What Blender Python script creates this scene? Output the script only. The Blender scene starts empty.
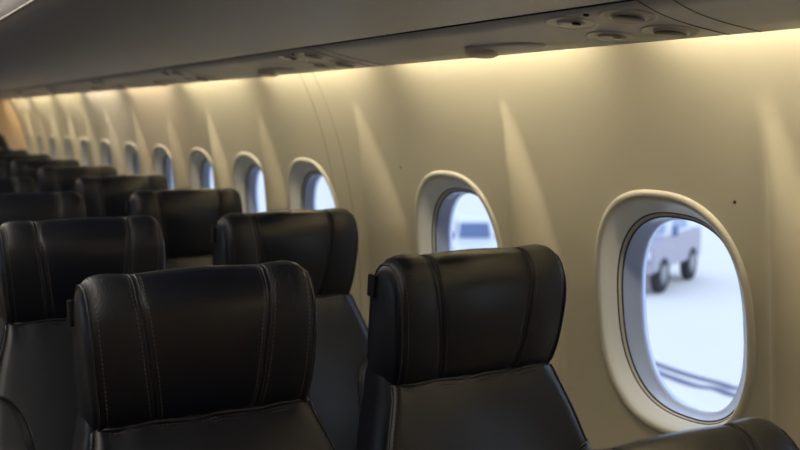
import bpy, bmesh, math, random
import numpy as np
from mathutils import Vector, Matrix
random.seed(4)
PI = math.pi
SC = bpy.context.scene
COL = SC.collection
CZ = 1.40                      # eye height above the cabin floor

# ------------------------------------------------------------------ helpers
def tag(o, label=None, cat=None, group=None, kind=None):
    if label: o['label'] = label
    if cat: o['category'] = cat
    if group: o['group'] = group
    if kind: o['kind'] = kind
    return o

def mk(name, verts, faces, mat, parent=None, smooth=True, mats=None, midx=None, fix=True):
    me = bpy.data.meshes.new(name)
    me.from_pydata([tuple(v) for v in verts], [], faces)
    for m in (mats or [mat]): me.materials.append(m)
    if midx is not None:
        for p, i in zip(me.polygons, midx): p.material_index = i
    if fix:
        bm = bmesh.new(); bm.from_mesh(me)
        bmesh.ops.recalc_face_normals(bm, faces=bm.faces)
        bm.to_mesh(me); bm.free()
    for p in me.polygons: p.use_smooth = smooth
    me.update()
    o = bpy.data.objects.new(name, me); COL.objects.link(o)
    if parent: o.parent = parent
    return o

def empty(name, loc=(0, 0, 0), rz=0):
    o = bpy.data.objects.new(name, None); COL.objects.link(o)
    o.location = loc; o.rotation_euler = (0, 0, rz); o.empty_display_size = .1
    return o

class MB:
    """collects shapes that become one mesh object"""
    def __init__(s): s.v = []; s.f = []; s.m = []
    def add(s, vs, fs, mi=0):
        n = len(s.v); s.v += [tuple(v) for v in vs]
        s.f += [tuple(i + n for i in f) for f in fs]; s.m += [mi] * len(fs)
    def box(s, c, d, mi=0, bev=0.0, fn=None):
        bm = bmesh.new(); bmesh.ops.create_cube(bm, size=1)
        for v in bm.verts: v.co = Vector((c[0] + v.co.x * d[0], c[1] + v.co.y * d[1], c[2] + v.co.z * d[2]))
        if bev: bmesh.ops.bevel(bm, geom=bm.edges[:], offset=bev, segments=3, affect='EDGES', profile=.5)
        s.bm(bm, mi, fn)
    def bm(s, bm, mi=0, fn=None):
        bm.verts.index_update()
        s.add([fn(v.co) if fn else v.co for v in bm.verts], [[v.index for v in f.verts] for f in bm.faces], mi); bm.free()
    def tube(s, pts, r, n=6, closed=False, mi=0):
        pts = [Vector(p) for p in pts]; N = len(pts); vs = []
        for i, p in enumerate(pts):
            a = pts[(i - 1) % N] if (closed or i > 0) else p
            b = pts[(i + 1) % N] if (closed or i < N - 1) else p
            t = (b - a).normalized()
            up = Vector((1, 0, 0)) if abs(t.x) < .8 else Vector((0, 0, 1))
            u = t.cross(up).normalized(); w = t.cross(u)
            rr = r[i] if isinstance(r, (list, tuple)) else r
            for k in range(n):
                q = 2 * PI * k / n
                vs.append(p + (u * math.cos(q) + w * math.sin(q)) * rr)
        fs = []
        for i in range(N if closed else N - 1):
            j = (i + 1) % N
            for k in range(n):
                fs.append((i * n + k, i * n + (k + 1) % n, j * n + (k + 1) % n, j * n + k))
        if not closed:
            fs.append(tuple(range(n))[::-1]); fs.append(tuple((N - 1) * n + k for k in range(n)))
        s.add(vs, fs, mi)
    def build(s, name, mat, parent=None, smooth=True, mats=None):
        return mk(name, s.v, s.f, mat, parent, smooth, mats, s.m if mats else None)

def lathe_pts(prof, n=24):
    """profile (r, h) around z"""
    vs = []; fs = []
    for r, h in prof:
        for k in range(n):
            a = 2 * PI * k / n; vs.append((r * math.cos(a), r * math.sin(a), h))
    for i in range(len(prof) - 1):
        for k in range(n):
            fs.append((i * n + k, i * n + (k + 1) % n, (i + 1) * n + (k + 1) % n, (i + 1) * n + k))
    fs.append(tuple(range(n))); fs.append(tuple((len(prof) - 1) * n + k for k in range(n)))
    return vs, fs

# ------------------------------------------------------------------ materials
def mat(name, col, rough=.5, spec=.5, metal=0, bump=None, var=None, coat=0):
    m = bpy.data.materials.new(name); m.use_nodes = True
    nt = m.node_tree; b = nt.nodes['Principled BSDF']
    b.inputs['Base Color'].default_value = (*col, 1); b.inputs['Roughness'].default_value = rough
    b.inputs['Specular IOR Level'].default_value = spec; b.inputs['Metallic'].default_value = metal
    b.inputs['Coat Weight'].default_value = coat
    tc = nt.nodes.new('ShaderNodeTexCoord')
    if bump:
        sc, st, dist = bump
        n = nt.nodes.new('ShaderNodeTexNoise'); n.inputs['Scale'].default_value = sc; n.inputs['Detail'].default_value = 3
        nt.links.new(tc.outputs['Object'], n.inputs['Vector'])
        bp = nt.nodes.new('ShaderNodeBump'); bp.inputs['Strength'].default_value = st; bp.inputs['Distance'].default_value = dist
        nt.links.new(n.outputs['Fac'], bp.inputs['Height']); nt.links.new(bp.outputs['Normal'], b.inputs['Normal'])
    if var:
        sc, amt = var
        n = nt.nodes.new('ShaderNodeTexNoise'); n.inputs['Scale'].default_value = sc; n.inputs['Detail'].default_value = 4
        nt.links.new(tc.outputs['Object'], n.inputs['Vector'])
        mx = nt.nodes.new('ShaderNodeMix'); mx.data_type = 'RGBA'
        mx.inputs[6].default_value = (*[c * (1 - amt) for c in col], 1); mx.inputs[7].default_value = (*[min(1, c * (1 + amt)) for c in col], 1)
        nt.links.new(n.outputs['Fac'], mx.inputs[0]); nt.links.new(mx.outputs[2], b.inputs['Base Color'])
    return m

def emis(name, col, s):
    m = bpy.data.materials.new(name); m.use_nodes = True; nt = m.node_tree
    nt.nodes.remove(nt.nodes['Principled BSDF'])
    e = nt.nodes.new('ShaderNodeEmission'); e.inputs[0].default_value = (*col, 1); e.inputs[1].default_value = s
    nt.links.new(e.outputs[0], nt.nodes['Material Output'].inputs[0]); return m

def leather(name, col, perf=False, rough=.30):
    m = bpy.data.materials.new(name); m.use_nodes = True
    nt = m.node_tree; b = nt.nodes['Principled BSDF']; L = nt.links.new
    b.inputs['Specular IOR Level'].default_value = .5 if perf else .55
    tc = nt.nodes.new('ShaderNodeTexCoord')
    n1 = nt.nodes.new('ShaderNodeTexNoise'); n1.inputs['Scale'].default_value = 14; n1.inputs['Detail'].default_value = 3
    n2 = nt.nodes.new('ShaderNodeTexNoise'); n2.inputs['Scale'].default_value = 420; n2.inputs['Detail'].default_value = 2
    oi = nt.nodes.new('ShaderNodeObjectInfo')
    L(tc.outputs['Object'], n1.inputs['Vector']); L(tc.outputs['Object'], n2.inputs['Vector'])
    n1.noise_dimensions = '4D'; L(oi.outputs['Random'], n1.inputs['W'])
    mr = nt.nodes.new('ShaderNodeMapRange'); mr.inputs[3].default_value = rough - .06; mr.inputs[4].default_value = rough + .12
    L(n1.outputs['Fac'], mr.inputs[0]); L(mr.outputs[0], b.inputs['Roughness'])
    b1 = nt.nodes.new('ShaderNodeBump'); b1.inputs['Strength'].default_value = .5; b1.inputs['Distance'].default_value = .0012
    b2 = nt.nodes.new('ShaderNodeBump'); b2.inputs['Strength'].default_value = .25; b2.inputs['Distance'].default_value = .0006
    L(n1.outputs['Fac'], b1.inputs['Height']); L(n2.outputs['Fac'], b2.inputs['Height']); L(b1.outputs['Normal'], b2.inputs['Normal'])
    last = b2
    b.inputs['Base Color'].default_value = (*col, 1)
    if perf:
        sp = nt.nodes.new('ShaderNodeSeparateXYZ'); L(tc.outputs['Object'], sp.inputs[0])
        def w(sock, k, ph=0):
            a = nt.nodes.new('ShaderNodeMath'); a.operation = 'MULTIPLY_ADD'; a.inputs[1].default_value = k; a.inputs[2].default_value = ph; L(sock, a.inputs[0])
            s_ = nt.nodes.new('ShaderNodeMath'); s_.operation = 'SINE'; L(a.outputs[0], s_.inputs[0]); return s_.outputs[0]
        zz = nt.nodes.new('ShaderNodeMath'); zz.operation = 'SUBTRACT'; L(sp.outputs[2], zz.inputs[0]); L(sp.outputs[1], zz.inputs[1])
        k = 2 * PI / .0056
        pr = nt.nodes.new('ShaderNodeMath'); pr.operation = 'MULTIPLY'; L(w(sp.outputs[0], k), pr.inputs[0]); L(w(zz.outputs[0], k), pr.inputs[1])
        th = nt.nodes.new('ShaderNodeMapRange'); th.inputs[1].default_value = .35; th.inputs[2].default_value = .75; L(pr.outputs[0], th.inputs[0])
        mx = nt.nodes.new('ShaderNodeMix'); mx.data_type = 'RGBA'; mx.inputs[6].default_value = (*[c * 1.25 for c in col], 1); mx.inputs[7].default_value = (.001, .001, .001, 1)
        L(th.outputs[0], mx.inputs[0]); L(mx.outputs[2], b.inputs['Base Color'])
        b3 = nt.nodes.new('ShaderNodeBump'); b3.invert = True; b3.inputs['Strength'].default_value = .4; b3.inputs['Distance'].default_value = .0006
        L(th.outputs[0], b3.inputs['Height']); L(b2.outputs['Normal'], b3.inputs['Normal']); last = b3
    L(last.outputs['Normal'], b.inputs['Normal'])
    return m

M = {}
M['wall'] = mat('cream_wall_plastic', (.75, .665, .475), .42, .4, bump=(220, .04, .0006), var=(1.2, .02))
M['surround'] = mat('window_surround_plastic', (.78, .715, .57), .38, .45)
M['seam'] = mat('wall_seam', (.25, .22, .17), .7)
M['slot'] = mat('dark_rubber_seal', (.05, .05, .055), .5)
M['bezel'] = mat('skylit_pane_frame', (.66, .75, 1.0), .25, .6)  # blue of the sky light is put into the frame colour
M['bin'] = mat('grey_bin_plastic', (.60, .60, .61), .38, .4, bump=(90, .03, .001))
M['strip'] = mat('grey_service_strip', (.70, .69, .66), .4, .5)
M['groove'] = mat('dark_groove', (.02, .02, .02), .8)
M['vent'] = mat('service_grey', (.66, .63, .58), .3, .5)
M['ventdark'] = mat('vent_dark', (.015, .015, .015), .3)
M['lens'] = mat('lens_plastic', (.62, .60, .55), .15, .6)
M['tanplastic'] = mat('tan_service_plastic', (.80, .68, .55), .35, .5)
M['trim'] = mat('metal_trim', (.62, .57, .48), .3, .5, metal=.6)
M['ceil'] = mat('ceiling_plastic', (.55, .53, .5), .5)
M['carpet'] = mat('dark_carpet', (.03, .035, .05), .95, .1, bump=(300, .6, .004), var=(60, .3))
M['bulk'] = mat('tan_bulkhead', (.82, .60, .36), .5, .3)
M['leather'] = leather('black_leather', (.0062, .0080, .0155), rough=.30)  # blue in the base stands in for the sky's sheen
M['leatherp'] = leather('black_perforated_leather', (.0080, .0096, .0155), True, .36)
M['stitch'] = mat('brown_stitching', (.17, .125, .11), .7, .3)
M['piping'] = mat('black_piping', (.03, .03, .035), .26, .6)
M['shell'] = mat('dark_seat_shell', (.03, .03, .032), .45)
M['frame'] = mat('seat_metal', (.35, .35, .36), .35, .5, metal=.8)
M['tab'] = mat('black_tab', (.01, .01, .01), .8, .2)
M['stud'] = mat('pale_stud', (.5, .5, .55), .3, .5)
M['screw'] = mat('dark_screw', (.03, .02, .015), .4)

# pane: clear glass built from a transparent and a glossy lobe
def pane_mat():
    m = bpy.data.materials.new('clear_pane'); m.use_nodes = True; nt = m.node_tree; L = nt.links.new
    nt.nodes.remove(nt.nodes['Principled BSDF'])
    t = nt.nodes.new('ShaderNodeBsdfTransparent'); t.inputs[0].default_value = (.95, .965, 1, 1)
    g = nt.nodes.new('ShaderNodeBsdfGlossy'); g.inputs['Roughness'].default_value = .02
    lw = nt.nodes.new('ShaderNodeLayerWeight'); lw.inputs[0].default_value = .5
    pw = nt.nodes.new('ShaderNodeMath'); pw.operation = 'POWER'; pw.inputs[1].default_value = 5; L(lw.outputs['Facing'], pw.inputs[0])
    f = nt.nodes.new('ShaderNodeMath'); f.operation = 'MULTIPLY_ADD'; f.inputs[1].default_value = .5; f.inputs[2].default_value = .04; L(pw.outputs[0], f.inputs[0])
    mx = nt.nodes.new('ShaderNodeMixShader'); L(f.outputs[0], mx.inputs[0]); L(t.outputs[0], mx.inputs[1]); L(g.outputs[0], mx.inputs[2])
    L(mx.outputs[0], nt.nodes['Material Output'].inputs[0]); return m
M['pane'] = pane_mat()

# ------------------------------------------------------------------ the cabin side wall
ZR = np.array([.27, .20, .13, .06, 0, -.15, -.29, -.45, -.6, -.9, -1.2, -1.4])
XR = np.array([1.20, 1.258, 1.306, 1.335, 1.355, 1.398, 1.432, 1.452, 1.456, 1.42, 1.31, 1.19])
PC = np.polyfit(ZR, XR, 5)
def wall_x0(zr): return float(np.polyval(PC, zr))
WIN = [.70, 1.472, 2.258, 3.19, 3.77, 4.37, 4.98, 5.58, 6.18, 6.76, 7.32, 7.89, 8.46, 9.02]
Y0, Y1 = -1.4, 9.28
RIBS = []   # (sharp edge y, width, height, sharpness)
for a, b in zip(WIN[:-1], WIN[1:]):
    mid = (a + b) / 2
    RIBS.append([mid + .02, .095, .055, .010])
RIBS[0] = [1.17, .10, .045, .05]
RIBS[1] = [1.925, .105, .060, .008]
RIBS[2] = [2.68, .15, .055, .07]
def rib(y, zr):
    t = (.035 - zr) / .36
    if t <= 0: return 0.0
    t2 = min(t, 1.25)
    s_ = 0
    for ys, w, h, sh in RIBS:
        if abs(y - ys) > .3: continue
        W = .006 + w * min(t2, 1); H = h * (1 - math.exp(-1.3 * t2)) / .73
        d = ys - y
        if d >= 0: q = max(0, 1 - d / W); q = 1 - (1 - q) ** 1.6
        else: q = max(0, 1 + d / (sh * (.3 + .7 * min(t2, 1)))); q = q * q * (3 - 2 * q)
        s_ = max(s_, H * q)
    if zr < -.75: s_ *= max(0, 1 - (-.75 - zr) / .3)
    return s_
def wall_x(y, zr): return wall_x0(zr) - rib(y, zr)

WZ = -.402; HW, HH, NE = .212, .246, 2.5
def sup(a, hw, hh, n=NE, egg=0.0):
    c, s_ = math.cos(a), math.sin(a)
    x = hw * math.copysign(abs(c) ** (2 / n), c); z = hh * math.copysign(abs(s_) ** (2 / n), s_)
    return x, z
def wall_mesh():
    ys = np.arange(Y0, Y1 + .006, .0125)
    zs = np.concatenate([np.arange(.26, -.72, -.0125), np.arange(-.72, -1.401, -.04)])
    idx = {}; V = []; F = []
    R = {}
    for i, y in enumerate(ys):
        wc = min(WIN, key=lambda w: abs(w - y))
        for j, z in enumerate(zs):
            dy, dz = (y - wc) / HW, (z - WZ) / HH
            rr = (abs(dy) ** NE + abs(dz) ** NE) ** (1 / NE)
            yy, zz = y, z
            if rr < .93: R[i, j] = -1; continue
            if rr < 1.035 : # snap to the opening outline
                yy, zz = wc + (y - wc) / rr, WZ + (z - WZ) / rr
            idx[i, j] = len(V); V.append((wall_x(yy, zz), yy, CZ + zz))
    for i in range(len(ys) - 1):
        for j in range(len(zs) - 1):
            q = [(i, j), (i + 1, j), (i + 1, j + 1), (i, j + 1)]
            if all(k in idx for k in q): F.append([idx[k] for k in q])
    return V, F
V, F = wall_mesh()
wall = mk('wall_right', V, F, M['wall'], fix=False); tag(wall, 'curved cream sidewall panels with soft vertical ribs between the oval windows', kind='structure')

# panel seams and screws belong to the wall
for ya, yb in ((2.885, 2.86), (2.985, 2.985)):
    mb = MB(); pts = []
    for k in range(60):
        zr = .20 - k * .98 / 59; y = ya + (yb - ya) * k / 59
        pts.append((wall_x(y, zr) - .0001, y, CZ + zr))
    mb.tube(pts, .0011, 5); mb.build('panel_seam', M['seam'], wall)
for y, zr in ((1.274, -.156), (2.505, -.15), (3.42, -.2)):
    mb = MB(); vs, fs = lathe_pts([(.0005, -.001), (.003, -.001), (.003, .0012), (.0015, .002)], 12)
    x = wall_x(y, zr)
    mb.add([(x - h, y + a, CZ + zr + b) for a, b, h in vs], fs); mb.build('screw', M['screw'], wall)

# ------------------------------------------------------------------ windows
TN = .10                     # outward normal tilts up a little
def ring(wc, hw, hh, zc, dep, blend, n=64, ne=NE):
    out = []
    for k in range(n):
        a = 2 * PI * k / n; dy, dz = sup(a, hw, hh, ne)
        y = wc + dy; zr = zc + dz
        xp = wall_x0(WZ) + (zr - WZ) * -TN + dep           # flat window plane
        xw = wall_x(y, zr) + dep
        out.append((xw * (1 - blend) + xp * blend, y, CZ + zr))
    return out
def loft(rings, n=64):
    V = []; F = []
    for r in rings: V += r
    for i in range(len(rings) - 1):
        for k in range(n):
            F.append((i * n + k, i * n + (k + 1) % n, (i + 1) * n + (k + 1) % n, (i + 1) * n + k))
    return V, F
WOBJ = []
for wi, wc in enumerate(WIN):
    rs = [ring(wc, HW + .010, HH + .010, WZ, .002, 0), ring(wc, HW + .007, HH + .007, WZ, -.004, 0), ring(wc, HW + .001, HH + .001, WZ, -.0065, 0),
          ring(wc, HW - .006, HH - .006, WZ, -.0055, 0), ring(wc, HW - .011, HH - .011, WZ - .001, -.001, .05), ring(wc, HW - .015, HH - .016, WZ - .003, .010, .2),
          ring(wc, HW - .022, HH - .025, WZ - .006, .020, .7), ring(wc, HW - .028, HH - .031, WZ - .009, .030, 1)]
    V, F = loft(rs)
    w = mk('window_%d' % (wi + 1), V, F, M['surround'])
    WOBJ.append(w)
    tag(w, kind='structure')
    # seal grooves of the blind track
    mb = MB(); mb.tube(ring(wc, HW - .0275, HH - .0305, WZ - .009, .030, 1), .0020, 5, True)
    mb.build('seal', M['slot'], w)
    V, F = loft([ring(wc, HW - .028, HH - .031, WZ - .009, .030, 1), ring(wc, HW - .031, HH - .034, WZ - .010, .032, 1), ring(wc, HW - .035, HH - .037, WZ - .011, .036, 1)])
    mk('inner_lip', V, F, M['surround'], w)
    mb = MB(); mb.tube(ring(wc, HW - .0355, HH - .0375, WZ - .011, .036, 1), .0020, 5, True)
    mb.build('seal', M['slot'], w)
    V, F = loft([ring(wc, HW - .0355, HH - .0375, WZ - .011, .036, 1), ring(wc, HW - .051, HH - .040, WZ - .011, .045, 1), ring(wc, HW - .066, HH - .043, WZ - .009, .055, 1),
                 ring(wc, HW - .072, HH - .047, WZ - .008, .058, 1), ring(wc, HW - .072, HH - .047, WZ - .008, .070, 1), ring(wc, HW - .01, HH - .01, WZ - .012, .072, 1)])
    mk('window_frame', V, F, M['bezel'], w)
    r = ring(wc, HW - .071, HH - .046, WZ - .008, .061, 1)
    mk('pane', r, [tuple(range(64))], M['pane'], w, smooth=False)

# ------------------------------------------------------------------ overhead: service strip, bins, ceiling
def sweep(profile, y0, y1, name, m, parent=None, step=None, smooth=True):
    n = len(profile); ys = [y0, y1] if not step else list(np.arange(y0, y1, step)) + [y1]
    V = [(x, y, CZ + z) for y in ys for x, z in profile]
    F = [(i * n + k, i * n + k + 1, (i + 1) * n + k + 1, (i + 1) * n + k) for i in range(len(ys) - 1) for k in range(n - 1)]
    return mk(name, V, F, m, parent, smooth, fix=False)
def arc(c, r, a0, a1, n=8): return [(c[0] + r * math.cos(math.radians(a0 + (a1 - a0) * k / n)), c[1] + r * math.sin(math.radians(a0 + (a1 - a0) * k / n))) for k in range(n + 1)]
PS0, PS1 = (1.242, .1265), (1.046, .1695)     # outer and inner edge of the service strip
def strip_z(x): return PS0[1] + (PS0[0] - x) * (PS1[1] - PS0[1]) / (PS0[0] - PS1[0])
strip = sweep([(1.236, .150), (1.243, .146), (1.2455, .131), (1.242, .1265), (1.2, strip_z(1.2)), (1.1, strip_z(1.1)), (1.048, strip_z(1.048)), (1.046, .19)], Y0, Y1, 'trim_1', M['strip'])
tag(strip, 'grey overhead service strip above the light cove', kind='structure')
cove = sweep([(1.20, .28), (1.12, .275), (1.08, .25), (1.06, .20), (1.043, .175)], Y0, Y1, 'trim_2', M['ceil']); tag(cove, kind='structure')
cv2 = sweep([(1.236, .150), (1.18, .165), (1.06, .192)], Y0, Y1, 'cove_tray', M['ceil'], strip)
# S shaped joints between service panels
YG = [1.31 + 1.21 * k for k in range(-1, 7)]
def strip_pt(x, y, off=.0): return (x, y, CZ + strip_z(x) + off)
for g in YG:
    for dy in (-.223, -.160):
        pts = []
        for k in range(17):
            t = k / 16; x = PS1[0] + .002 + (PS0[0] - PS1[0] - .003) * t
            y = g + dy + .022 * math.sin(PI * t)
            pts.append(strip_pt(x, y))
        if Y0 < g + dy: mb = MB(); mb.tube(pts, .0011, 5); mb.build('panel_joint', M['groove'], strip)

ords = ['behind the camera end', 'nearest the camera, above the large window', 'second from the camera, before the paired wall seams', 'third one from the camera',
        'fourth one from the camera', 'fifth one from the camera', 'sixth one from the camera', 'last and smallest, by the tan bulkhead']
sl = math.atan2(PS1[1] - PS0[1], PS0[0] - PS1[0])
def on_strip(u, v, h):       # u across (towards wall), v along the cabin, h down out of the strip
    return (u * math.cos(sl) - h * math.sin(sl), v, -u * math.sin(sl) - h * math.cos(sl))
def oval(cu, cv, ru, rv, prof, n=28):
    V = []; F = []
    for k_, (s_, h) in enumerate(prof):
        for k in range(n):
            a = 2 * PI * k / n; V.append(on_strip(cu + ru * s_ * math.cos(a), cv + rv * s_ * math.sin(a), h))
    for i in range(len(prof) - 1):
        for k in range(n): F.append((i * n + k, i * n + (k + 1) % n, (i + 1) * n + (k + 1) % n, (i + 1) * n + k))
    F.append(tuple((len(prof) - 1) * n + k for k in range(n)))
    return V, F
def service_unit(y, label):
    xc = 1.148; t = empty('service_panel', (xc, y, CZ + strip_z(xc)))
    tag(t, label, 'service panel', 'overhead service panels')
    rimp = [(1.06, -.001), (1.05, .001), (.99, .0022), (.92, .0015), (.86, .0004)]
    for iu, u in enumerate((-.045, .048)):
        for iv, v in enumerate((-.075, .065)):
            ru, rv = .036, .054
            air = (iv == 0)
            V, F = oval(u, v, ru, rv, rimp + [(.80, .0005)])
            r = mk('air_vent' if air else 'reading_light', V, F, M['vent'], t, fix=False)
            if air:
                mb = MB(); V, F = oval(u + .002, v - .002, ru * .72, rv * .62, [(1, .0004), (.97, .004), (.88, .0055), (.84, .004)]); mb.add(V, F)
                nz = mb.build('nozzle', M['vent'], r)
                V, F = oval(u + .002, v - .002, ru * .66, rv * .57, [(1, .0052), (.9, .0066)]); mk('nozzle_opening', V, F, M['ventdark'], r)
            else:
                V, F = oval(u, v, ru * .62, rv * .55, [(1, .0004), (.95, .003), (.7, .0045), (.3, .005)]); mk('lens', V, F, M['lens'], r)
                V, F = oval(u - .005, v - .022, .008, .010, [(1, .0046), (.8, .0075), (.3, .008)]); mk('switch', V, F, M['ventdark'] if iu == 0 else M['vent'], r)
    V, F = oval(.05, .39, .030, .125, [(1.04, -.001), (1.02, .001), (.94, .003), (.7, .004), (.2, .0045)]); mk('speaker_cover', V, F, M['strip'], t)
    V, F = oval(.05, .475, .029, .05, [(1.04, .001), (1.0, .008), (.8, .013), (.3, .015)]); mk('call_button', V, F, M['tanplastic'], t)
    V, F = oval(-.075, -.01, .005, .006, [(1, -.001), (.9, .003), (.3, .004)]); mk('indicator', V, F, M['ventdark'], t)
for k, g in enumerate(YG):
    if k == 0: continue
    service_unit(g, 'overhead panel of oval vents and lights, ' + ords[k])

binp = [(1.040, .200), (1.040, .1715), (1.030, .1712), (.95, .172), (.80, .174), (.65, .179), (.52, .188), (.44, .199)]
binp += [(.405, .2055), (.375, .216), (.356, .230), (.347, .248), (.344, .27), (.336, .32), (.335, .40), (.35, .50), (.39, .60)]
bin_ = empty('overhead_bin', (.7, 3.9, CZ + .2)); tag(bin_, 'long grey overhead luggage bin running the whole cabin above the seats', 'luggage bin')
o = sweep(binp, Y0, Y1, 'bin_body', M['bin'], step=1.2); o.parent = bin_; o.location = (-.7, -3.9, -CZ - .2)
mb = MB()
mb.tube([(1.043, y, CZ + .1705) for y in (Y0, Y1)], .0017, 6); o = mb.build('bin_gap', M['groove'], bin_); o.location = (-.7, -3.9, -CZ - .2)
mb = MB(); mb.tube([(.3565, y, CZ + .2285) for y in (Y0, Y1)], .0035, 8); o = mb.build('trim_rail', M['trim'], bin_); o.location = (-.7, -3.9, -CZ - .2)
mb = MB(); mb.tube([(.3395, y, CZ + .272) for y in (Y0, Y1)], .005, 8); o = mb.build('handle_rail', M['trim'], bin_); o.location = (-.7, -3.9, -CZ - .2)

ceil = sweep([(.39, .60), (.36, .64), (.2, .68), (0, .69), (-.2, .68), (-.36, .64), (-.39, .60), (-.345, .40), (-.344, .27), (-.36, .225), (-.44, .199), (-.65, .179), (-1.04, .1715), (-1.25, .129), (-1.25, .20), (-1.15, .28), (-1.21, .28)], Y0, Y1, 'ceiling', M['ceil'])
tag(ceil, kind='structure')
wl = wall.copy(); wl.name = 'wall_left'; wl.scale = (-1, 1, 1); COL.objects.link(wl)
def copy_tree0(o, parent=None):
    c = o.copy(); COL.objects.link(c)
    if parent: c.parent = parent
    for ch in [q for q in list(bpy.data.objects) if q.parent == o]: copy_tree0(ch, c)
    return c
for n_, w_ in enumerate(list(WOBJ)):
    c = copy_tree0(w_); c.name = 'window_%d' % (len(WOBJ) + 1 + n_); c.scale = (-1, 1, 1)
fl = mk('floor', [(-1.3, Y0, 0), (1.3, Y0, 0), (1.3, Y1, 0), (-1.3, Y1, 0)], [(0, 1, 2, 3)], M['carpet'], smooth=False); tag(fl, kind='structure')
def bulkhead(name, y, m):
    pts = [(wall_x0(z) + .01, z) for z in np.linspace(-1.4, .26, 24)] + [(1.1, .30), (.6, .62), (.36, .7), (-.36, .7), (-.6, .62), (-1.1, .3)] + [(-wall_x0(z) - .01, z) for z in np.linspace(.26, -1.4, 24)]
    V = [(x, y, CZ + z) for x, z in pts]; N = len(V)
    V += [(x, y + .03 * (1 if y > 0 else -1), z) for x, y, z in V]
    F = [tuple(range(N)), tuple(range(N, 2 * N))[::-1]] + [(k, (k + 1) % N, N + (k + 1) % N, N + k) for k in range(N)]
    o = mk(name, V, F, m, smooth=False); tag(o, kind='structure')
bulkhead('wall_back', Y1 - .02, M['bulk']); bulkhead('wall_front', Y0, M['bulk'])

# fluorescent tubes hidden in the cove above the service strip
PER = .965; G0 = 1.455
cols = {4: (1, .93, .84), 3: (1, .86, .70)}
k = -3; i = 0
TUBE_S = 41
while True:
    a = G0 + PER * k; b = a + PER
    if a > Y1 - .2: break
    if a > Y0: mb = MB(); mb.box((1.232, a, CZ + .205), (.07, .03, .10)); mb.build('tube_gap_blocker', M['ceil'], strip)  # unseen block added between tubes to darken the streaks on the wall
    a2, b2 = max(a + .070, Y0 + .05), min(b - .070, Y1 - .06)
    if b2 - a2 > .2:
        c = cols.get(k, (1, .92, .73))
        t = empty('fluorescent_tube', (1.228, (a2 + b2) / 2, CZ + .198))
        tag(t, 'slim cove tube lamp lighting the top of the sidewall', 'lamp', 'cove tube lamps above the sidewall')
        L_ = (b2 - a2) / 2
        mb = MB(); mb.tube([(0, -L_ + .02, 0), (0, L_ - .02, 0)], .009, 12)
        mb.build('glass_tube', emis('tube_glow_%d' % (k + 4), c, TUBE_S), t)
        mb = MB()
        for s_ in (-1, 1):
            mb = MB(); mb.tube([(0, s_ * (L_ - .021), 0), (0, s_ * L_, 0)], .0105, 12); mb.build('end_cap', M['vent'], t)
        mb = MB(); mb.box((-.03, 0, .0), (.02, L_ * 1.7, .03), bev=.003)
        mb.box((-.015, L_ - .01, 0), (.03, .01, .02)); mb.box((-.015, -L_ + .01, 0), (.03, .01, .02))
        mb.build('holder', M['ceil'], t)
    k += 1

# ------------------------------------------------------------------ seats
LEAN = .23
HTOP = 1.153
ZS = .932
def lean_off(z): return (HTOP - z) * .13 if z >= ZS else (HTOP - ZS) * .13 + (z - ZS) * .30
def shear(p): return (p[0], p[1] + lean_off(p[2]), p[2])
def recl(th, hy=-.17, hz=.45, lift=0.0):
    c, s_ = math.cos(th), math.sin(th)
    def f(p):
        y, z = p[1] - hy, p[2] - hz
        return (p[0], hy + y * c + z * s_, hz - y * s_ + z * c + lift)
    return f
# head rest profile: (y, z) anticlockwise, front is -y
ZS = .932
HP = [(-.040, ZS - .012), (-.052, ZS - .004), (-.062, ZS + .010), (-.069, ZS + .035), (-.0725, ZS + .065), (-.0735, ZS + .095), (-.073, ZS + .125), (-.0705, ZS + .150), (-.066, ZS + .170),
      (-.059, ZS + .187), (-.049, ZS + .203), (-.036, ZS + .215), (-.020, ZS + .2205), (-.002, ZS + .221), (.010, ZS + .217), (.021, ZS + .207), (.029, ZS + .192), (.034, ZS + .172), (.038, ZS + .145),
      (.042, ZS + .10), (.048, ZS + .05), (.048, ZS + .0), (.046, ZS - .012)]
NP = len(HP)
def hw_head(z):
    t = min(1, max(0, (z - ZS) / .221)); return .1735 + .0105 * math.sin(min(1, t * 1.25) * PI / 2)
SE = .53                                     # seam position as a share of the half width
def head_surf(u, j, off=0.0):
    """u in -1..1 across, j index (float) along the profile"""
    j0 = int(min(NP - 2, math.floor(j))); t = j - j0
    y = HP[j0][0] * (1 - t) + HP[j0 + 1][0] * t; z = HP[j0][1] * (1 - t) + HP[j0 + 1][1] * t
    cy, cz = -.012, min(z, ZS + .150)
    ny, nz = y - cy, z - cz
    if z < ZS + .150: ny, nz = (1 if y > cy else -1), 0
    l = math.hypot(ny, nz) or 1; ny /= l; nz /= l
    hw = hw_head(z); au = abs(u); se = .43 + .13 * min(1, max(0, j / 9))
    um = au * se / SE if au < SE else se + (au - SE) * (1 - se) / (1 - SE)
    x = math.copysign(um, u) * hw
    r = .014; e = hw - abs(x)
    if e < r:                                # rounded side edges
        k = math.sqrt(max(0, 1 - (1 - e / r) ** 2)); ins = r * .8 * (1 - k)
    else: ins = 0
    crease = -.0022 * math.exp(-((au - SE) / .03) ** 2)
    puff = .004 * math.cos(min(1, au / SE) * PI / 2) if au < SE else .0035 * math.sin((au - SE) / (1 - SE) * PI)
    o = off + crease + puff - ins
    y += ny * o; z += nz * o
    rc = .034; top = max(0, min(1, (z - (ZS + .10)) / .09))
    e = hw - abs(x)
    if e < rc: z -= top * (rc - math.sqrt(max(0, rc * rc - (rc - e) ** 2)))
    z -= .004 * top * (1 - math.cos(au * PI / 2)) * -1 * 0
    return shear((x, y, z))
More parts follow.
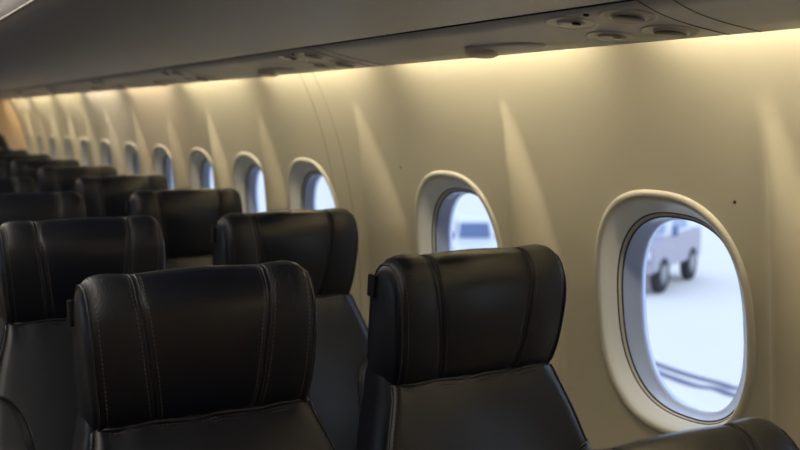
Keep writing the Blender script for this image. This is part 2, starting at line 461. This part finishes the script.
US = sorted(set([-1, -.985, -.965, -.94, -.91, -.87, -.82, -.76, -.7, -.64, -.6, -.57, -.55, -.53, -.51, -.49, -.46, -.42, -.35, -.25, -.12, 0]))
US = US + [-u for u in US[:-1]][::-1]
# back rest
def hw_back(z):
    pts = [(.40, .232), (.60, .236), (.70, .234), (.77, .226), (.84, .207), (.90, .185), (.945, .1725)]
    return float(np.interp(z, [p[0] for p in pts], [p[1] for p in pts]))
def yb_front(z): return float(np.interp(z, [.40, .5, .62, .75, .85, .91, .935, .945], [-.075, -.085, -.083, -.072, -.066, -.060, -.050, -.036]))
def back_mesh():
    zs = [.945, .940, .93, .915, .89, .86, .83, .80, .77, .74, .70, .65, .60, .55, .50, .45, .40]
    us = [-1, -.97, -.93, -.87, -.8, -.7, -.55, -.35, -.15, 0, .15, .35, .55, .7, .8, .87, .93, .97, 1]
    V = []; F = []; nu = len(us)
    for z in zs:
        for u in us:
            x = u * hw_back(z); e = 1 - abs(u)
            ins = .018 * (1 - math.sqrt(max(0, 1 - (1 - min(1, e / .10)) ** 2)))
            pk = .0032 * math.sin(x * 210 + 2 * math.sin(x * 67)) * max(0, 1 - (.94 - z) / .06)   # gathers below the seam
            V.append(shear((x, yb_front(z) + ins + pk - .006 * math.cos(u * PI / 2), z)))
    n = len(zs)
    for i in range(n - 1):
        for k in range(nu - 1): F.append((i * nu + k, i * nu + k + 1, (i + 1) * nu + k + 1, (i + 1) * nu + k))
    b0 = len(V)
    for z in zs:
        for u in us: V.append(shear((u * hw_back(z), .046 - (.945 - z) * .03, z)))
    for i in range(n - 1):
        for k in range(nu - 1): F.append((b0 + i * nu + k + 1, b0 + i * nu + k, b0 + (i + 1) * nu + k, b0 + (i + 1) * nu + k + 1))
        for k in (0, nu - 1): F.append((i * nu + k, (i + 1) * nu + k, b0 + (i + 1) * nu + k, b0 + i * nu + k))
    for k in range(nu - 1):
        F.append((k, k + 1, b0 + k + 1, b0 + k)); j = (n - 1) * nu
        F.append((j + k + 1, j + k, b0 + j + k, b0 + j + k + 1))
    return V, F
def yfront(x, z):
    u = x / hw_back(z); e = 1 - abs(u)
    ins = .018 * (1 - math.sqrt(max(0, 1 - (1 - min(1, e / .10)) ** 2)))
    return yb_front(z) + ins - .006 * math.cos(u * PI / 2)
BZ = .785                                     # where the side bolster starts
def bol_inner(z):                             # x of the inner edge of the bolster
    t = min(1, max(0, (BZ - z) / .125)); return hw_back(z) - .004 - .088 * math.sqrt(max(0, 1 - (1 - t) ** 2))
def bolster(sgn):
    zs = [BZ - .0005, BZ - .002, BZ - .006, BZ - .013, BZ - .022, BZ - .035, BZ - .05, BZ - .07, BZ - .095, BZ - .125, .66, .61, .56, .51, .46, .42]
    V = []; F = []; m = 12
    for z in zs:
        xi, xo = bol_inner(z), hw_back(z) + .004
        for k in range(m + 1):
            t = k / m; x = xi + (xo - xi) * t; w = xo - xi
            h = .020 * min(1, w / .05) * (math.sin(min(1, t * w / .018) * PI / 2) if t < .5 else math.sin(min(1, (1 - t) * w / .022) * PI / 2))
            V.append(shear((sgn * x, yfront(min(x, hw_back(z) * .985), z) + .004 - h, z)))
        V.append(shear((sgn * (xo), .0, z))); 
    n = m + 2
    for i in range(len(zs) - 1):
        for k in range(n - 1): F.append((i * n + k, i * n + k + 1, (i + 1) * n + k + 1, (i + 1) * n + k))
    pipe = []
    for z in zs:
        xi = bol_inner(z); pipe.append(shear((sgn * (xi + .002), yfront(min(xi, hw_back(z) * .985), z) - .004, z)))
    return V, F, pipe
def dashes(mb, pts, length=.0042, gap=.0028, r=.00055):
    pts = [Vector(p) for p in pts]; on = True; acc = 0; cur = [pts[0]]
    for a, b in zip(pts[:-1], pts[1:]):
        d = (b - a).length; pos = 0
        while d - pos > 1e-7:
            need = (length if on else gap) - acc
            st = min(need, d - pos); pos += st; acc += st
            if acc >= (length if on else gap) - 1e-9:
                p = a + (b - a) * (pos / d)
                if on: mb.tube([cur[0], p], r, 4)
                cur = [p]; on = not on; acc = 0
def make_seat(th=0.0, lift=0.0, hy=-.17):
    root = empty('airline_seat')
    R = recl(th, hy, lift=lift) if th else (lambda p: p)
    T = lambda pts: [R(p) for p in pts]
    def B(mb, name, m, parent=None, mats=None):
        mb.v = [R(v) for v in mb.v]; return mb.build(name, m, parent or root, mats=mats)
    # headrest
    V = []; F = []; I = []; nu = len(US)
    sub = 2; js = [k / sub for k in range((NP - 1) * sub + 1)]
    for j in js:
        for u in US: V.append(head_surf(u, j))
    for i in range(len(js) - 1):
        for k in range(nu - 1):
            F.append((i * nu + k, i * nu + k + 1, (i + 1) * nu + k + 1, (i + 1) * nu + k))
            um = (US[k] + US[k + 1]) / 2; I.append(1 if (abs(um) > SE and abs(um) < .93) else 0)
    for k in (0, nu - 1): F.append(tuple(i * nu + k for i in range(len(js)))); I.append(0)
    F.append(tuple(range(nu)) + tuple((len(js) - 1) * nu + k for k in range(nu))[::-1]); I.append(0)
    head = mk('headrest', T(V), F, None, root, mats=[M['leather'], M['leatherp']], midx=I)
    # double seams over the headrest
    for s_ in (-1, 1):
        mb = MB(); st = MB()
        for du in (-.022, .022):
            mb.tube([head_surf(s_ * SE + du, j, .0006) for j in js[1:-6]], .0013, 6)
        for du in (-.052, .052): dashes(st, [head_surf(s_ * SE + du, j, .0004) for j in js[1:-6]])
        sm = B(mb, 'seam', M['piping'], head); B(st, 'stitching', M['stitch'], sm)
        mb = MB(); st = MB()
        mb.tube([head_surf(s_ * .955, j, .0012) for j in js[:-4]], .0022, 6)
        dashes(st, [head_surf(s_ * .895, j, .0004) for j in js[:-4]])
        sm = B(mb, 'piping', M['piping'], head); B(st, 'stitching', M['stitch'], sm)
    # horizontal seam under the headrest
    mb = MB(); st = MB()
    xs = [-.174 + .348 * k / 44 for k in range(45)]
    def hs(x, z, o): return shear((x, -.0535 - .007 * math.cos(x / .174 * PI / 2) + .014 * max(0, abs(x) / .174 - .9) / .1 - o + .0008 * math.sin(x * 190), z + .0015 * math.sin(x * 60)))
    mb.tube([hs(x, ZS - .003, 0) for x in xs], .0030, 6); mb.tube([hs(x, ZS - .014, .000) for x in xs], .0024, 6)
    dashes(st, [hs(x, ZS - .0085, .0015) for x in xs])
    sm = B(mb, 'cross_seam', M['piping']); B(st, 'stitching', M['stitch'], sm)
    # side flap tab and stud
    mb = MB(); mb.box((-.185, .022, 1.100), (.006, .026, .040), bev=.002, fn=shear); B(mb, 'hook_tab', M['tab'])
    mb = MB(); mb.tube([shear((.180, .03, 1.05)), shear((.193, .03, 1.05))], [.003, .0045], 10); B(mb, 'coat_stud', M['stud'])
    # back rest
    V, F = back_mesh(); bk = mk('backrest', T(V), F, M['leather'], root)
    for s_ in (-1, 1):
        mb = MB(); st = MB()
        zz = list(np.linspace(.925, .42, 40))
        mb.tube([shear((s_ * hw_back(z) * .975, yfront(hw_back(z) * .975, z) - .001, z)) for z in zz], .0024, 6)
        dashes(st, [shear((s_ * (hw_back(z) * .945), yfront(hw_back(z) * .945, z) - .0006, z)) for z in zz if z > .70])
        sm = B(mb, 'piping', M['piping'], bk); B(st, 'stitching', M['stitch'], sm)
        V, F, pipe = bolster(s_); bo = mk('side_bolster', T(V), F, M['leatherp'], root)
        mb = MB(); mb.tube(pipe, .0026, 6); B(mb, 'piping', M['piping'], bo)
        st = MB(); dashes(st, [(p[0] + s_ * .006, p[1] - .0155, p[2]) for p in pipe[5:]]); B(st, 'stitching', M['stitch'], bo)
    # rear shell
    mb = MB(); V = []; F = []
    zs = [.44, .6, .75, .85, .92, 1.00, 1.06]
    for z in zs:
        h = (hw_back(z) if z < .94 else .165) * .93
        bb = .044 - max(0, .945 - z) * .03
        for x, y in ((-h, bb - .004), (-h * .97, bb + .022), (h * .97, bb + .022), (h, bb - .004)): V.append(shear((x, y, z)))
    for i in range(len(zs) - 1):
        for k in range(4): F.append((i * 4 + k, i * 4 + (k + 1) % 4, (i + 1) * 4 + (k + 1) % 4, (i + 1) * 4 + k))
    F += [(0, 1, 2, 3), tuple(4 * (len(zs) - 1) + k for k in range(4))]
    mb.add(V, F); B(mb, 'back_shell', M['shell'])
    # cushion, arm rests, legs
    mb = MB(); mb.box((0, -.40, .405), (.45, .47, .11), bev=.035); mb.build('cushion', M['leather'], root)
    mb = MB(); mb.box((0, -.40, .335), (.44, .42, .03), bev=.008); mb.build('seat_pan', M['frame'], root)
    for s_ in (-1, 1):
        if s_ == 1: continue
        mb = MB(); mb.box((s_ * .2440, -.37, .60), (.022, .36, .035), bev=.009); a = mb.build('armrest', M['shell'], root)
        mb = MB(); mb.box((s_ * .2440, -.25, .46), (.018, .10, .25), bev=.004); mb.build('support', M['frame'], a)
    for y in (-.25, -.52):
        for s_ in (-1, 1):
            mb = MB(); mb.box((s_ * .17, y, .16), (.028, .04, .32), bev=.004); mb.build('leg', M['frame'], root)
    return root
def kids(o): return [c for c in list(bpy.data.objects) if c.parent == o]
def copy_tree(o, parent=None, cache=None):
    c = o.copy(); COL.objects.link(c)
    if parent: c.parent = parent
    for ch in kids(o): copy_tree(ch, c)
    return c
ROW = 1.475; PITCH = .862; XW, XA = .994, .474
YOFF = .045
proto = make_seat(); proto_a = make_seat(math.radians(6), .014, -.03)
nth = ['first', 'second', 'third', 'fourth', 'fifth', 'sixth', 'seventh', 'eighth', 'ninth', 'tenth']
first = True
for r in range(9):
    y = ROW + PITCH * r + YOFF
    if y > Y1 - .12: continue
    for X, side in ((XW, 'window'), (XA, 'aisle')):
        src = proto if side == 'window' else proto_a
        o = src if r == 0 else copy_tree(src)
        o.location = (X, y - (.085 if side == 'aisle' else 0), 0)
        if side == 'window':
            lab = {0: 'black leather seat nearest the large window, lit bluish on its lower back',
                   1: 'black leather window seat directly behind the front window seat, beside the second window'}.get(r, 'black leather window-side seat, %s away counting from the one nearest the large window' % nth[r])
        else:
            lab = {0: 'large black leather seat in the left foreground, aisle seat of the front full row',
                   1: 'black leather aisle seat just behind the foreground one, cut by the left frame edge'}.get(r, 'black leather aisle-side seat, %s away counting from the large foreground one at left' % nth[r])
        if side == 'window' and r == 8: lab = 'last black leather window-side seat, the one the dark-haired person sits in'
        tag(o, lab, 'seat', 'black leather airline seats in rows')
s0 = make_seat(math.radians(31))
s0.location = (.945, ROW - PITCH + .02, 0)
tag(s0, 'reclined leather seat in the near right corner, only its blurred top showing', 'seat', 'black leather airline seats in rows')

# ------------------------------------------------------------------ passenger far down the cabin
M['hair'] = mat('dark_hair', (.012, .008, .006), .55, .4, bump=(120, .8, .01))
M['skin'] = mat('skin', (.45, .27, .19), .5, .4)
M['cloth'] = mat('dark_top', (.03, .03, .045), .9, .2, bump=(200, .3, .002))
M['trouser'] = mat('dark_trousers', (.02, .022, .03), .9, .2)
def person(x, y):
    root = empty('person', (x, y, 0)); tag(root, 'person with dark hair seated far down the cabin, only the head showing above the seats', 'person')
    bm = bmesh.new(); lay = bm.verts.layers.skin.verify()
    def chain(pts, start=None):
        prev = start
        for p, r in pts:
            v = bm.verts.new(p); v[lay].radius = (r, r)
            if prev: bm.edges.new((prev, v))
            prev = v; 
        return prev
    pel = bm.verts.new((0, -.20, .56)); pel[lay].radius = (.15, .11); pel[lay].use_root = True
    sp = chain([((0, -.17, .68), .13), ((0, -.14, .80), .14), ((0, -.12, .92), .14)], pel)
    nk = chain([((0, -.13, 1.00), .058), ((0, -.145, 1.04), .052)], sp)
    for s_ in (-1, 1):
        sh = chain([((s_ * .17, -.12, .93), .062), ((s_ * .20, -.17, .80), .048), ((s_ * .20, -.22, .70), .042), ((s_ * .15, -.33, .66), .034), ((s_ * .10, -.43, .645), .026), ((s_ * .095, -.48, .64), .034)], sp)
        for q in range(4): chain([((s_ * (.07 + .018 * q), -.52, .638), .009), ((s_ * (.068 + .018 * q), -.545 - .004 * (q in (1, 2)), .630), .008), ((s_ * (.068 + .018 * q), -.56, .615), .007)], sh)
        chain([((s_ * .06, -.49, .64), .010), ((s_ * .048, -.515, .63), .008)], sh)
        chain([((s_ * .10, -.26, .555), .09), ((s_ * .12, -.45, .55), .075), ((s_ * .12, -.60, .54), .062), ((s_ * .12, -.62, .35), .05), ((s_ * .12, -.60, .12), .038), ((s_ * .12, -.63, .05), .038), ((s_ * .12, -.72, .035), .03)], pel)
    me = bpy.data.meshes.new('body'); bm.to_mesh(me); bm.free()
    o = bpy.data.objects.new('body', me); COL.objects.link(o); o.parent = root
    me.materials.append(M['cloth'])
    o.modifiers.new('skin', 'SKIN'); sd = o.modifiers.new('sub', 'SUBSURF'); sd.levels = sd.render_levels = 2
    for p in me.polygons: p.use_smooth = True
    # head
    bm = bmesh.new(); bmesh.ops.create_icosphere(bm, subdivisions=4, radius=1)
    for v in bm.verts:
        c = v.co.copy(); X, Y, Z = c.x * .074, c.y * .095, c.z * .118
        if Z < -.03: X *= 1 - .35 * (-.03 - Z) / .09; 
        if c.y < -.6: Y += .012
        n = math.exp(-((c.x / .16) ** 2 + ((c.z + .12) / .22) ** 2)) if c.y < 0 else 0
        Y -= .024 * n
        e = sum(math.exp(-(((c.x - s_ * .42) / .2) ** 2 + ((c.z - .05) / .13) ** 2)) for s_ in (-1, 1)) if c.y < 0 else 0
        Y += .010 * e
        mth = math.exp(-((c.x / .3) ** 2 + ((c.z + .52) / .07) ** 2)) if c.y < 0 else 0
        Y -= .006 * mth
        for s_ in (-1, 1):
            er = math.exp(-(((c.y - .05) / .18) ** 2 + ((c.z + .05) / .25) ** 2)) * (1 if c.x * s_ > .8 else 0); X += s_ * .012 * er
        v.co = (X, Y, Z)
    mb = MB(); mb.bm(bm, fn=lambda c: (c[0], c[1] - .15, c[2] + 1.135)); mb.build('head', M['skin'], root)
    bm = bmesh.new(); bmesh.ops.create_icosphere(bm, subdivisions=4, radius=1)
    for v in bm.verts:
        c = v.co.copy(); k = 1 + .05 * math.sin(c.x * 17 + c.z * 9) * math.sin(c.y * 13)
        X, Y, Z = c.x * .092 * k, c.y * .108 * k, c.z * .125 * k
        if c.y < 0 and c.z < .05 and abs(c.x) < .55: Y *= .35
        v.co = (X, Y + .008, Z + .008)
    mb = MB(); mb.bm(bm, fn=lambda c: (c[0], c[1] - .15, c[2] + 1.135)); mb.build('hair', M['hair'], root)
person(1.045, ROW + PITCH * 8 + YOFF)

# ------------------------------------------------------------------ outside
GZ = -2.6                                      # apron below the cabin floor
M['apron'] = mat('pale_apron', (.84, .80, .76), .8, .2, bump=(.6, .2, .05), var=(.25, .05))
g = mk('ground', [(-140, -90, GZ), (140, -90, GZ), (140, 160, GZ), (-140, 160, GZ)], [(0, 1, 2, 3)], M['apron'], smooth=False); tag(g, 'pale concrete apron outside', kind='structure')
YAW, PIT = math.radians(29.2), math.atan(.11)
fw = Vector((math.sin(YAW) * math.cos(PIT), math.cos(YAW) * math.cos(PIT), -math.sin(PIT)))
rt = Vector((math.cos(YAW), -math.sin(YAW), 0)); upv = rt.cross(fw)
def ground_at(px, py):
    d = fw * 1000 + rt * (px - 400) + upv * (225 - py); t = (GZ - CZ) / d.z
    return Vector((0, 0, CZ)) + d * t
M['track'] = mat('tyre_mark', (.16, .17, .26), .9, .1)
for pl, lab in (([(640, 358), (663, 367), (690, 376), (720, 384), (737, 389), (770, 388)], 'upper dark tyre track curving over the pale apron outside the large window'),
                ([(640, 366), (666, 376), (695, 386), (715, 389), (735, 396), (770, 399)], 'lower dark tyre track curving over the pale apron outside the large window')):
    P = [ground_at(*p) for p in pl]; pts = []
    for i in range(len(P) - 1):
        p0, p1, p2, p3 = P[max(0, i - 1)], P[i], P[i + 1], P[min(len(P) - 1, i + 2)]
        for q in range(8):
            t = q / 8; pts.append(.5 * ((2 * p1) + (p2 - p0) * t + (2 * p0 - 5 * p1 + 4 * p2 - p3) * t * t + (3 * p1 - p0 - 3 * p2 + p3) * t ** 3))
    V = []; F = []
    for i, p in enumerate(pts):
        a = pts[max(0, i - 1)]; b = pts[min(len(pts) - 1, i + 1)]; t = (b - a).normalized(); n = Vector((-t.y, t.x, 0)) * .085
        V += [p + n + Vector((0, 0, .012)), p - n + Vector((0, 0, .012))]
        if i: F.append((2 * i - 2, 2 * i - 1, 2 * i + 1, 2 * i))
    o = mk('tyre_track', V, F, M['track'], smooth=False); tag(o, lab, 'tyre track')
M['vgrey'] = mat('grey_truck_paint', (.42, .39, .46), .35, .5)
M['vwhite'] = mat('white_truck_paint', (.80, .82, .86), .3, .5)
M['vblue'] = mat('blue_paint', (.13, .18, .33), .4, .5)
M['vglass'] = mat('bluish_glass', (.30, .38, .55), .15, .6)
M['tyre'] = mat('black_tyre', (.03, .03, .035), .8)
def vehicle(name, label, cat, loc, rz, w, l, h, body, roofm, glass):
    root = empty(name, loc, rz); tag(root, label, cat)
    prof = [(-l / 2, .28 * h), (-l / 2, .52 * h), (-l / 2 + .05, .58 * h), (-l * .22, .64 * h), (l / 2 - .08, .64 * h), (l / 2, .56 * h), (l / 2, .28 * h)]
    def prism(prof, w, shr=None):
        mb = MB(); V = []; n = len(prof)
        for s_ in (-1, 1):
            for y, z in prof:
                ww = w / 2 * (shr(z) if shr else 1); V.append((s_ * ww, y, z))
        F = [tuple(range(n)), tuple(range(n, 2 * n))[::-1]] + [(k, (k + 1) % n, n + (k + 1) % n, n + k) for k in range(n)]
        mb.add(V, F); return mb
    prism(prof, w).build('body', body, root, smooth=False)
    cab = [(-l * .20, .64 * h), (-l * .08, .96 * h), (-l * .04, h), (l * .22, h), (l * .27, .96 * h), (l * .32, .64 * h)]
    c = prism(cab, w * .92, lambda z: 1 - .14 * (z - .64 * h) / (.36 * h)).build('cab', roofm, root, smooth=False)
    mb = MB(); s_ = w * .40; y0, z0, y1, z1 = -l * .195 - .02, .67 * h, -l * .095 - .02, .92 * h
    mb.add([(-s_, y0, z0), (s_, y0, z0), (s_ * .9, y1, z1), (-s_ * .9, y1, z1)], [(0, 1, 2, 3)]); mb.build('windscreen', glass, c, smooth=False)
    for sx in (-1, 1):
        mb = MB(); mb.add([(sx * (w * .455), -l * .10, .68 * h), (sx * (w * .455), l * .24, .68 * h), (sx * (w * .415), l * .20, .92 * h), (sx * (w * .415), -l * .04, .92 * h)], [(0, 1, 2, 3)])
        mb.build('side_window', glass, c, smooth=False)
        mb = MB(); mb.box((sx * w * .36, -l / 2 - .01, .47 * h), (w * .16, .04, .09 * h), bev=.01); mb.build('headlight', M['vwhite'], root)
        mb = MB(); mb.box((sx * (w * .5 + .08), -l * .17, .70 * h), (.14, .08, .12 * h), bev=.02); mb.build('mirror', M['vblue'], root)
        for sy in (-.31, .31):
            R_ = .21 * h; vs, fs = lathe_pts([(R_ * .55, -.10), (R_ * .95, -.10), (R_, -.07), (R_, .07), (R_ * .95, .10), (R_ * .55, .10)], 24)
            mb = MB(); mb.add([(sx * w * .44 + hh, sy * l + a, R_ + b) for a, b, hh in vs], fs); wh = mb.build('wheel', M['tyre'], root)
            vs, fs = lathe_pts([(R_ * .2, -.11), (R_ * .55, -.105), (R_ * .55, .105), (R_ * .2, .11)], 16)
            mb = MB(); mb.add([(sx * w * .44 + hh, sy * l + a, R_ + b) for a, b, hh in vs], fs); mb.build('hub', M['frame'], wh)
    mb = MB(); mb.box((0, -l / 2 - .02, .46 * h), (w * .5, .04, .10 * h), bev=.01); mb.build('grille', M['tyre'], root)
    mb = MB(); mb.box((0, -l / 2 - .04, .31 * h), (w * .98, .12, .10 * h), bev=.03); mb.build('bumper', M['vgrey'], root)
    return root
p = ground_at(647, 283); vehicle('pickup_truck', 'grey and pale blue service truck parked on the apron outside the large window', 'truck', (p.x, p.y, GZ), math.radians(-62), 1.5, 3.5, 1.95, M['vgrey'], M['vwhite'], M['vglass'])
p = ground_at(473, 272); vehicle('baggage_tractor', 'small white tractor with a blue windscreen seen through the second window', 'tractor', (p.x, p.y, GZ), math.radians(-28), 1.0, 2.1, 1.4, M['vwhite'], M['vwhite'], M['vblue'])

# ------------------------------------------------------------------ light and camera
w = bpy.data.worlds.new('overcast_sky'); SC.world = w; w.use_nodes = True; nt = w.node_tree
bg = nt.nodes['Background']
tc = nt.nodes.new('ShaderNodeTexCoord'); sp = nt.nodes.new('ShaderNodeSeparateXYZ'); rp = nt.nodes.new('ShaderNodeValToRGB')
nt.links.new(tc.outputs['Generated'], sp.inputs[0]); nt.links.new(sp.outputs[2], rp.inputs[0]); nt.links.new(rp.outputs[0], bg.inputs[0])
rp.color_ramp.elements[0].color = (.74, .85, 1, 1); rp.color_ramp.elements[1].color = (.60, .75, 1, 1); rp.color_ramp.elements[1].position = .7
bg.inputs[1].default_value = 1.18
for wc in WIN:
    for sg in (-1, 1):
        d = bpy.data.lights.new('window_portal', 'AREA'); d.shape = 'RECTANGLE'; d.size = .40; d.size_y = .34
        d.cycles.is_portal = True
        o = bpy.data.objects.new('window_portal', d); COL.objects.link(o)
        o.location = (sg * (wall_x0(WZ) + .10), wc, CZ + WZ - .013); o.rotation_euler = (0, sg * math.radians(90), 0)
d = bpy.data.lights.new('cabin_fill_light', 'AREA'); d.shape = 'RECTANGLE'; d.size = .3; d.size_y = 9; d.energy = 25; d.color = (1, .93, .82)  # unseen fill light added overhead to brighten the cabin
o = bpy.data.objects.new('cabin_fill_light', d); COL.objects.link(o); o.location = (-.1, 4, CZ + .6)
d = bpy.data.lights.new('entry_lamp', 'AREA'); d.size = .4; d.energy = 3; d.color = (1, .72, .42)
o = bpy.data.objects.new('entry_lamp', d); COL.objects.link(o); o.location = (.1, 8.7, CZ + .5); o.rotation_euler = (math.radians(35), math.radians(-20), 0)

cam = bpy.data.cameras.new('camera'); co = bpy.data.objects.new('camera', cam); COL.objects.link(co)
co.location = (0, 0, CZ); co.rotation_euler = (PI / 2 - PIT, 0, -YAW); cam.lens = 45; cam.sensor_width = 36; cam.clip_start = .02; cam.clip_end = 500
cam.dof.use_dof = True; cam.dof.focus_distance = 1.72; cam.dof.aperture_fstop = 4.0
SC.camera = co
SC.view_settings.view_transform = 'Standard'; SC.view_settings.look = 'None'; SC.view_settings.exposure = .45; SC.view_settings.gamma = 1; SC.view_settings.use_curve_mapping = False
try:
    SC.cycles.use_denoising = True; SC.cycles.max_bounces = 10; SC.cycles.diffuse_bounces = 6; SC.cycles.sample_clamp_indirect = 6; SC.cycles.transparent_max_bounces = 12
except Exception: pass
